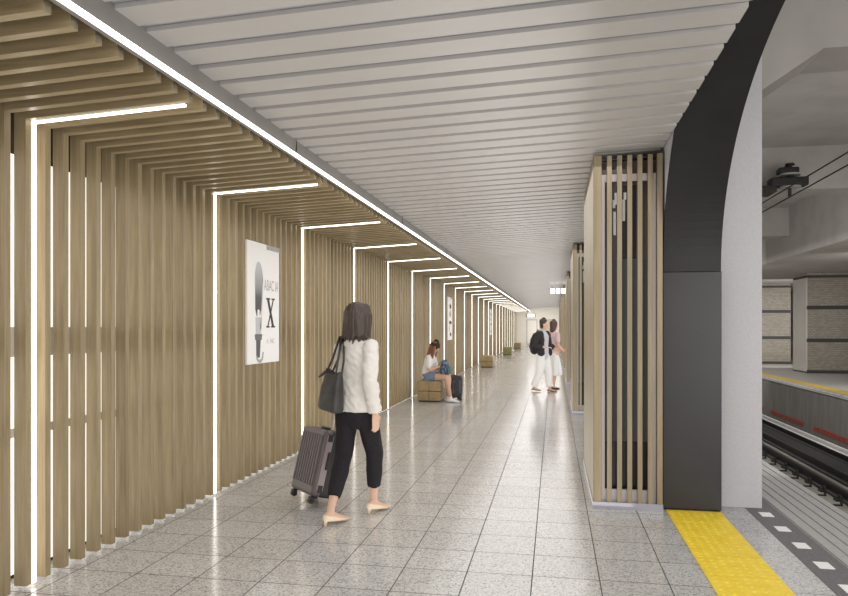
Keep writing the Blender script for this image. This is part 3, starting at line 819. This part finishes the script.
# ---- suitcase
def suitcase(name, label, loc, rz, tilt, w, d, h, shell, side, dark, handle_h, ribs=True):
    t = thing(name, label, 'suitcase', loc, rz)
    wh = .05
    Rt = Matrix.Rotation(-tilt, 4, 'X'); piv = Vector((0, d/2 - .03, 0))
    X = Matrix.Translation(piv) @ Rt @ Matrix.Translation(-piv)
    def fin(nm, b, m, par=t, sm=False):
        bmesh.ops.transform(b, matrix=X, verts=b.verts); return obj(nm, b, m, par, sm)
    z0 = wh + .012
    for sgn in (-1, 1):
        bm = bmesh.new(); rbox(bm, (0, sgn*(d/4 + .004), z0 + h/2), (w, d/2 - .012, h), .035, None, 4)
        sh = fin('shell', bm, shell, t, False)
        bm = bmesh.new()
        for sx in (-1, 1):
            bm = bmesh.new(); rbox(bm, (sx*(w/2 - .002), sgn*(d/4 + .006), z0 + h/2 + .01), (.010, d/2 - .075, h - .09), .004); fin('side_band', bm, side, sh)
        if ribs:
            bm = bmesh.new()
            nr = 9
            for i in range(nr):
                x = -w/2 + .045 + i*(w-.09)/(nr-1)
                rbox(bm, (x, sgn*(d/2 + .001), z0 + h/2 + .02), ((w-.09)/(nr-1)*.62, .014, h-.13), .006)
            fin('ribbing', bm, shell, sh)
        for sx in (-1, 1):
            for zz in (z0 + .07, z0 + h - .06):
                bm = bmesh.new(); rbox(bm, (sx*(w/2 + .003), sgn*d*.27, zz), (.010, .045, .06), .004); fin('corner_guard', bm, dark, sh)
    bm = bmesh.new(); rbox(bm, (0, 0, z0 + h/2), (w+.004, .022, h+.004), .03, None, 3)
    for q in (-.035, .035): rbox(bm, (0, q, z0 + h/2), (w+.003, .010, h+.003), .032, None, 3)
    fin('zip_band', bm, dark)
    for sx in (-1, 1):
        for sy in (-1, 1):
            bm = bmesh.new(); cx, cy = sx*(w/2 - .05), sy*(d/2 - .03)
            loft(bm, [((cx - .018, cy, wh/2), wh/2, wh/2), ((cx + .018, cy, wh/2), wh/2, wh/2)], 14, False, (0, 1, 0))
            wl_ = fin('wheel', bm, dark, t, False)
            bm = bmesh.new(); rbox(bm, (cx, cy, wh*.85), (.052, .04, .035), .008); fin('fork', bm, dark, wl_)
    hz = z0 + h + handle_h
    if handle_h > .05:
        for sx in (-1, 1):
            bm = bmesh.new(); tube(bm, [(sx*.085, d*.33, z0 + h - .05), (sx*.085, d*.33, hz)], .009, 8); fin('handle_tube', bm, M['steel'])
        bm = bmesh.new(); rbox(bm, (0, d*.33, hz), (.20, .026, .026), .01); fin('grip', bm, dark)
    bm = bmesh.new(); rbox(bm, (0, -.02, z0 + h + .012), (.13, .03, .022), .008); fin('carry_handle', bm, dark)
    bm = bmesh.new(); rbox(bm, (w/2 + .008, -d*.2, z0 + h*.55), (.018, .03, .15), .007); fin('side_handle', bm, dark)
    return t
suitcase('suitcase', 'ribbed mauve-grey hard-shell suitcase on wheels beside the walking woman', (-2.045, 5.74, 0), math.radians(-44), math.radians(14), .43, .27, .555,
         mat('shell_mauve_dark', (.125, .105, .11), .35, .5), mat('shell_mauve_light', (.31, .26, .265), .35, .5), mat('case_black_trim', (.03, .028, .03), .5), .33)
suitcase('suitcase', 'small dark grey upright suitcase beside the seated girl\'s bench', (-2.02, 14.45, 0), math.radians(-72), 0, .34, .24, .45,
         mat('case_grey_ribs', (.035, .037, .047), .5), mat('case_grey', (.06, .062, .078), .5), mat('case_grey_trim', (.02, .02, .025), .5), .0)

# ---- seated girl, facing across the corridor (+X)
def seated_girl():
    t = thing('person', 'seated girl in dark cap, white T-shirt and denim shorts looking down', 'person', (-2.51, 14.08, 0), math.radians(-100))
    SX = Vector((1, 0, 0)); z = .425
    bm = bmesh.new()
    loft(bm, [((0, -.02, z+.09), .155, .09), ((0, -.03, z+.14), .150, .105), ((0, -.02, z+.27), .120, .088), ((0, .02, z+.40), .135, .098), ((0, .045, z+.48), .13, .085), ((0, .06, z+.535), .06, .05)], 20)
    limb(bm, [((0, .05, z+.50), .05), ((0, .085, z+.60), .045)])
    W, R = head(bm, (0, .125, z+.68), 0, -.45)
    for sx in (-1, 1):
        Hh, K, A = Vector((sx*.085, .02, z+.085)), Vector((sx*.075, .40, z+.085)), Vector((sx*.06, .40 + (.08 if sx > 0 else -.02), .085))
        limb(bm, sub([(Hh, .085), (Hh.lerp(K, .5), .074), (K, .056), (K.lerp(A, .3), .056), (A, .036)]))
        loft(bm, [(A + Vector((0, -.03, -.04)), .03, .03), (A + Vector((0, .06, -.05)), .036, .028), (A + Vector((0, .14, -.062)), .034, .016)], 12, True, SX)
        S, E, Wr = Vector((sx*.16, .045, z+.46)), Vector((sx*.20, .07, z+.22)), Vector((sx*.06, .27, z+.30))
        limb(bm, sub([(S, .046), (E, .036), (E.lerp(Wr, .4), .034), (Wr, .024)]))
        hand(bm, Wr, (-sx*.3, .9, .15), (-sx*.9, -.2, 0), (0, .1, 1), .95, .5)
    remeshed('body', bm, SKIN2, t, .008, 3)
    face(W, R, t)
    bm = bmesh.new()
    loft(bm, [((0, -.02, z+.08), .168, .122), ((0, -.025, z+.2), .150, .112), ((0, .0, z+.30), .145, .108), ((0, .025, z+.40), .155, .115), ((0, .045, z+.48), .148, .098), ((0, .058, z+.53), .075, .06)], 22)
    for sx in (-1, 1): limb(bm, [((sx*.14, .045, z+.47), .06), ((sx*.178, .055, z+.37), .062), ((sx*.19, .062, z+.31), .06)])
    remeshed('t_shirt', bm, fabric('tee_white', (.80, .79, .78), .95), t, .009, 2, folds(.010, 14, 1))
    bm = bmesh.new()
    loft(bm, [((0, -.02, z+.006), .15, .11), ((0, -.02, z+.06), .16, .12), ((0, -.025, z+.12), .165, .118)], 20, flat0=True)
    for sx in (-1, 1): limb(bm, [((sx*.085, .0, z+.095), .098), ((sx*.085, .18, z+.095), .094)], 14, SX, True)
    remeshed('denim_shorts', bm, fabric('denim_blue', (.22, .27, .36), .7, .85), t, .009, 2, folds(.006, 20, 2))
    bm = bmesh.new(); rx = R @ SX
    loft(bm, [(W(0, -.03, -.30), .05, .03, rx), (W(0, -.045, -.2), .085, .045, rx), (W(0, -.045, -.1), .10, .06, rx), (W(0, -.03, 0), .092, .082, rx), (W(0, -.02, .06), .085, .088, rx)], 18)
    for sx in (-1, 1):
        loft(bm, [(W(sx*.07, .085, -.36), .018, .02, rx), (W(sx*.085, .06, -.2), .026, .034, rx), (W(sx*.085, .025, -.05), .022, .04, rx), (W(sx*.07, .01, .04), .02, .04, rx)], 10)
    remeshed('hair', bm, hairmat('hair_auburn', (.22, .085, .04)), t, .008, 2, folds(.006, 30, 5, .2))
    bm = bmesh.new()
    loft(bm, [(W(0, -.012, .030), .094, .110, rx), (W(0, -.014, .08), .086, .100, rx), (W(0, -.02, .115), .055, .065, rx)], 18)
    c = remeshed('cap', bm, fabric('cap_dark', (.045, .033, .028), .8), t, .008, 2)
    sh = mat('sneaker_white', (.75, .75, .76), .6)
    for sx in (-1, 1):
        A = Vector((sx*.06, .40 + (.08 if sx > 0 else -.02), .085)); bm = bmesh.new()
        loft(bm, [(A + Vector((0, -.045, -.04)), .036, .036), (A + Vector((0, .03, -.042)), .042, .038), (A + Vector((0, .11, -.055)), .044, .028), (A + Vector((0, .175, -.063)), .034, .02)], 14, True, SX)
        limb(bm, [(A + Vector((0, 0, -.02)), .044), (A + Vector((0, 0, .015)), .042)])
        remeshed('sneaker', bm, sh, t, .007, 2)
    # backpack on the lap
    b = thing('backpack', 'blue patterned rucksack resting on the seated girl\'s lap', 'bag', (-2.51, 14.08, 0), math.radians(-100))
    bm = bmesh.new(); cz = z+.30
    loft(bm, [((0, .33, z+.155), .11, .075), ((0, .33, z+.20), .135, .09), ((0, .335, z+.30), .13, .085), ((0, .34, z+.38), .10, .06)], 20)
    M['rucksack'] = noisy('rucksack_blue', (.03, .05, .09), (.16, .22, .33), 22, .8, .2, lo=.42, hi=.58)
    remeshed('bag_body', bm, M['rucksack'], b, .009, 2, folds(.006, 16, 8))
    bm = bmesh.new(); loft(bm, [((0, .425, z+.17), .085, .025), ((0, .43, z+.24), .085, .03), ((0, .43, z+.28), .07, .02)], 16); obj('front_pocket', bm, fabric('pocket_teal', (.06, .15, .19), .7), b, True)
    for sx in (-1, 1):
        bm = bmesh.new(); loft(bm, [((sx*.07, .26, z+.18), .015, .005), ((sx*.08, .215, z+.28), .015, .005), ((sx*.06, .28, z+.40), .015, .005)], 8); obj('strap', bm, M['leather'], b, True)
seated_girl()

# ---- standing man facing across towards the casings, and woman beside him
def standing(label, loc, rz, sc, outfit):
    t = thing('person', label, 'person', loc, rz)
    t.scale = (sc, sc, sc)
    SX = Vector((1, 0, 0)); hipz = .88
    man = outfit == 'man'
    if man:
        LA, RA = Vector((-.06, .16, .085)), Vector((.07, -.20, .10)); LK, RK = Vector((-.08, .10, .48)), Vector((.085, -.03, .48))
    else:
        LA, RA = Vector((-.06, .03, .085)), Vector((.06, -.04, .085)); LK, RK = Vector((-.07, .03, .47)), Vector((.07, 0, .47))
    LH, RH = Vector((-.09, 0, hipz)), Vector((.09, 0, hipz))
    bm = bmesh.new()
    k = 1.1 if man else 1.0
    torso = [((0, 0, .80), .13, .095), ((0, -.01, .90), .158, .112), ((0, 0, 1.0), .140*k, .10), ((0, .005, 1.1), .122*k, .09), ((0, .01, 1.22), .145*k, .105), ((0, .005, 1.33), .16*k, .10), ((0, -.005, 1.405), .13*k, .07), ((0, 0, 1.45), .058, .05)]
    loft(bm, torso, 22); limb(bm, [((0, 0, 1.40), .056), ((0, .02, 1.54), .05)])
    W, R = head(bm, (0, .035, 1.61), .62 if man else -.3, 0)
    for A, K, Hh in ((LA, LK, LH), (RA, RK, RH)):
        limb(bm, sub([(Hh, .088), (Hh.lerp(K, .5), .075), (K, .055), (K.lerp(A, .3), .055), (A, .036)]))
        loft(bm, [(A + Vector((0, -.035, -.045)), .03, .03), (A + Vector((0, .06, -.05)), .036, .028), (A + Vector((0, .15, -.065)), .034, .016)], 12, True, SX)
    if man:
        arms = ((Vector((.195, 0, 1.375)), Vector((.27, -.04, 1.11)), Vector((.17, .19, 1.06)), (-.5, .8, .05), (0, -.3, -1), (-.2, .2, 1)),
                (Vector((-.195, 0, 1.375)), Vector((-.27, .02, 1.11)), Vector((-.24, .22, 1.0)), (0, .9, -.3), (1, 0, 0), (0, .2, 1)))
    else:
        arms = ((Vector((.17, 0, 1.375)), Vector((.225, -.03, 1.11)), Vector((.20, .16, .98)), (0, .9, -.3), (-1, 0, 0), (0, .2, 1)),
                (Vector((-.17, 0, 1.375)), Vector((-.22, -.03, 1.11)), Vector((-.22, .02, .86)), (0, .1, -1), (1, 0, 0), (0, 1, 0)))
    for S, E, Wr, d, n, th in arms:
        limb(bm, sub([(S, .048), (E, .037), (E.lerp(Wr, .4), .035), (Wr, .025)])); hand(bm, Wr, d, n, th, 1.0, .45)
    remeshed('body', bm, SKIN2, t, .008, 3); face(W, R, t)
    rx = R @ SX
    bm = bmesh.new()
    if man:
        loft(bm, [(W(0, -.045, -.05), .066, .055, rx), (W(0, -.03, .0), .078, .078, rx), (W(0, -.018, .05), .086, .098, rx), (W(0, -.010, .095), .074, .092, rx), (W(0, -.006, .125), .044, .056, rx)], 18)
        remeshed('hair', bm, hairmat('hair_black', (.030, .022, .018)), t, .007, 2, folds(.006, 40, 5, .6))
        tops, shoe = fabric('tee_grey', (.50, .50, .53), .92), mat('tan_sandal', (.35, .22, .14), .6)
    else:
        loft(bm, [(W(0, -.06, -.26), .07, .04, rx), (W(0, -.05, -.14), .095, .06, rx), (W(0, -.03, -.04), .097, .085, rx), (W(0, -.018, .05), .09, .105, rx), (W(0, -.012, .10), .07, .088, rx), (W(0, -.01, .125), .04, .05, rx)], 18)
        remeshed('hair', bm, hairmat('hair_dark_red', (.075, .034, .026)), t, .007, 2, folds(.006, 40, 5, .2))
        tops, shoe = fabric('top_pink', (.62, .45, .44), .9), mat('brown_shoe', (.16, .09, .06), .6)
    bm = bmesh.new()
    loft(bm, [((0, 0, .84), .176, .132), ((0, 0, 1.0), .158*k, .12), ((0, .005, 1.1), .142*k, .11), ((0, .01, 1.22), .158*k, .12), ((0, .005, 1.33), .172*k, .113), ((0, -.005, 1.405), .145*k, .085), ((0, 0, 1.445), .08, .065)], 22)
    for S, E, Wr, *_ in arms: limb(bm, [(S, .062), (S.lerp(E, .6), .058)])
    remeshed('t_shirt' if man else 'top', bm, tops, t, .009, 2, folds(.009, 13, 2))
    white = fabric('white_cotton', (.72, .71, .70), .95)
    bm = bmesh.new()
    if man:
        loft(bm, [((0, 0, .80), .145, .115), ((0, -.01, .89), .172, .128), ((0, 0, .96), .165, .118)], 20)
        for A, K, Hh in ((LA, LK, LH), (RA, RK, RH)):
            limb(bm, sub([(Hh, .112), (Hh.lerp(K, .5), .108), (K, .095), (A + Vector((0, 0, .03)), .088)]), 14, SX, True)
        remeshed('trousers', bm, white, t, .009, 2, folds(.012, 12, 3, .4))
        # open dark jacket: back, two fronts and sleeves
        J = fabric('jacket_black', (.035, .033, .034), .7)
        bm = bmesh.new()
        loft(bm, [((0, -.065, .93), .20, .085), ((0, -.065, 1.08), .185, .08), ((0, -.06, 1.25), .195, .085), ((0, -.05, 1.37), .185, .07), ((0, -.04, 1.43), .10, .045)], 20)
        for sx in (-1, 1):
            loft(bm, [((sx*.165, .05, .90), .055, .105), ((sx*.16, .055, 1.1), .048, .095), ((sx*.155, .05, 1.28), .045, .085), ((sx*.12, .03, 1.41), .04, .06)], 14)
        for S, E, Wr, *_ in arms: limb(bm, sub([(S, .075), (S.lerp(E, .5), .072), (E, .066), (E.lerp(Wr, .55), .06)]))
        remeshed('jacket', bm, J, t, .009, 2, folds(.012, 12, 6))
    else:
        loft(bm, [((0, 0, .36), .25, .20), ((0, 0, .55), .225, .18), ((0, -.005, .75), .195, .155), ((0, -.01, .88), .172, .13), ((0, 0, .98), .142, .105)], 26, True, SX, True)
        def sk(c): return .018*math.sin(9*math.atan2(c.y, c.x))*max(0, min(1, (.9-c.z)/.4))
        remeshed('long_skirt', bm, white, t, .009, 2, sk)
    for A in (LA, RA):
        bm = bmesh.new()
        loft(bm, [(A + Vector((0, -.045, -.05)), .034, .030), (A + Vector((0, .05, -.058)), .041, .026), (A + Vector((0, .12, -.066)), .043, .02), (A + Vector((0, .185, -.07)), .03, .014)], 14, True, SX)
        remeshed('shoe', bm, shoe, t, .007, 2)
    return t
standing('man standing in profile in open black jacket, grey T-shirt and loose white trousers', (-.26, 16.75, 0), math.radians(-122), .985, 'man')
standing('woman half hidden behind the man, with dark red hair and a long white skirt', (-.02, 17.45, 0), math.radians(-50), .97, 'woman')
# his rucksack
b = thing('backpack', 'black rucksack worn on the standing man\'s back', 'bag', (-.26, 16.75, 0), math.radians(-122))
bm = bmesh.new()
loft(bm, [((0, -.235, .95), .125, .085), ((0, -.245, 1.05), .145, .10), ((0, -.23, 1.20), .135, .09), ((0, -.195, 1.33), .10, .06)], 20)
remeshed('bag_body', bm, fabric('rucksack_black', (.04, .038, .038), .7), b, .009, 2, folds(.008, 14, 9))
for sx in (-1, 1):
    bm = bmesh.new(); loft(bm, [((sx*.10, -.16, 1.33), .02, .008), ((sx*.115, -.06, 1.455), .02, .008), ((sx*.125, .09, 1.38), .02, .008), ((sx*.15, .14, 1.2), .018, .007), ((sx*.2, .06, 1.04), .014, .006), ((sx*.14, -.15, 1.0), .014, .006)], 8); obj('strap', bm, M['leather'], b, True)

# ------------------------------------------------------------------ lights
w = bpy.data.worlds.new('world'); scene.world = w; w.use_nodes = True
w.node_tree.nodes['Background'].inputs['Color'].default_value = (1, .98, .95, 1)
w.node_tree.nodes['Background'].inputs['Strength'].default_value = 1.0
def area(name, loc, rot, sx, sy, power, col=(1, .97, .93)):
    l = bpy.data.lights.new(name, 'AREA'); l.shape = 'RECTANGLE'; l.size = sx; l.size_y = sy; l.energy = power; l.color = col
    o = bpy.data.objects.new(name, l); o.location = loc; o.rotation_euler = rot; COL.objects.link(o); return o
# unseen fill lights added along the corridor, track and far platform
def along(name, x, y, z, sx, sz, power, col=(1, .975, .94)):
    return area(name, (x, y, z), (PI/2, 0, 0), sx, sz, power, col)
y = -2.6
while y < 54:
    along('corridor_fill', -.55, y, 1.5, 2.5, 2.2, 11 if y < 0 else 2.5); y += 3.8  # added fill without fixtures, aimed down the corridor
along('end_wall_fill', -.8, 53.5, 1.5, 2.4, 2.4, 55)  # added fill that brightens the end wall, no fixture
LC = 27.0
area('upward_fill', (-.55, LC, .03), (PI, 0, 0), 2.4, 58, 315, (1, .975, .95))  # unseen fill at floor level, added to light the ceiling
area('downward_fill', (-.55, LC, 2.86), (0, 0, 0), 2.3, 58, 490, (1, .975, .95))  # unseen fill below the planks, added to light the floor
area('side_fill', (.25, LC, 1.5), (0, PI/2, 0), 2.2, 58, 200, (1, .97, .93))  # added fill towards the slatted wall, brightens the slat faces
for y in (-2.5, 2.0, 7.6, 14.0, 21.0, 30.0):
    along('track_fill', 3.9, y, 1.7, 3.2, 3.2, 75 if y < 5 else 55, (1, .97, .94))  # added fill for the tunnel, no fixtures
area('track_fill', (4.1, 16, 3.5), (0, 0, 0), 2.6, 38, 330, (1, .97, .94))  # unseen downward fill added to brighten the track pit
for y in (2.0, 10.0, 18.0, 28.0):
    along('far_platform_fill', 9.5, y, 1.7, 5.0, 2.8, 80)  # added fill for the far platform, no fixtures

scene.view_settings.view_transform = 'Standard'
scene.view_settings.look = 'None'
scene.view_settings.exposure = 0.0
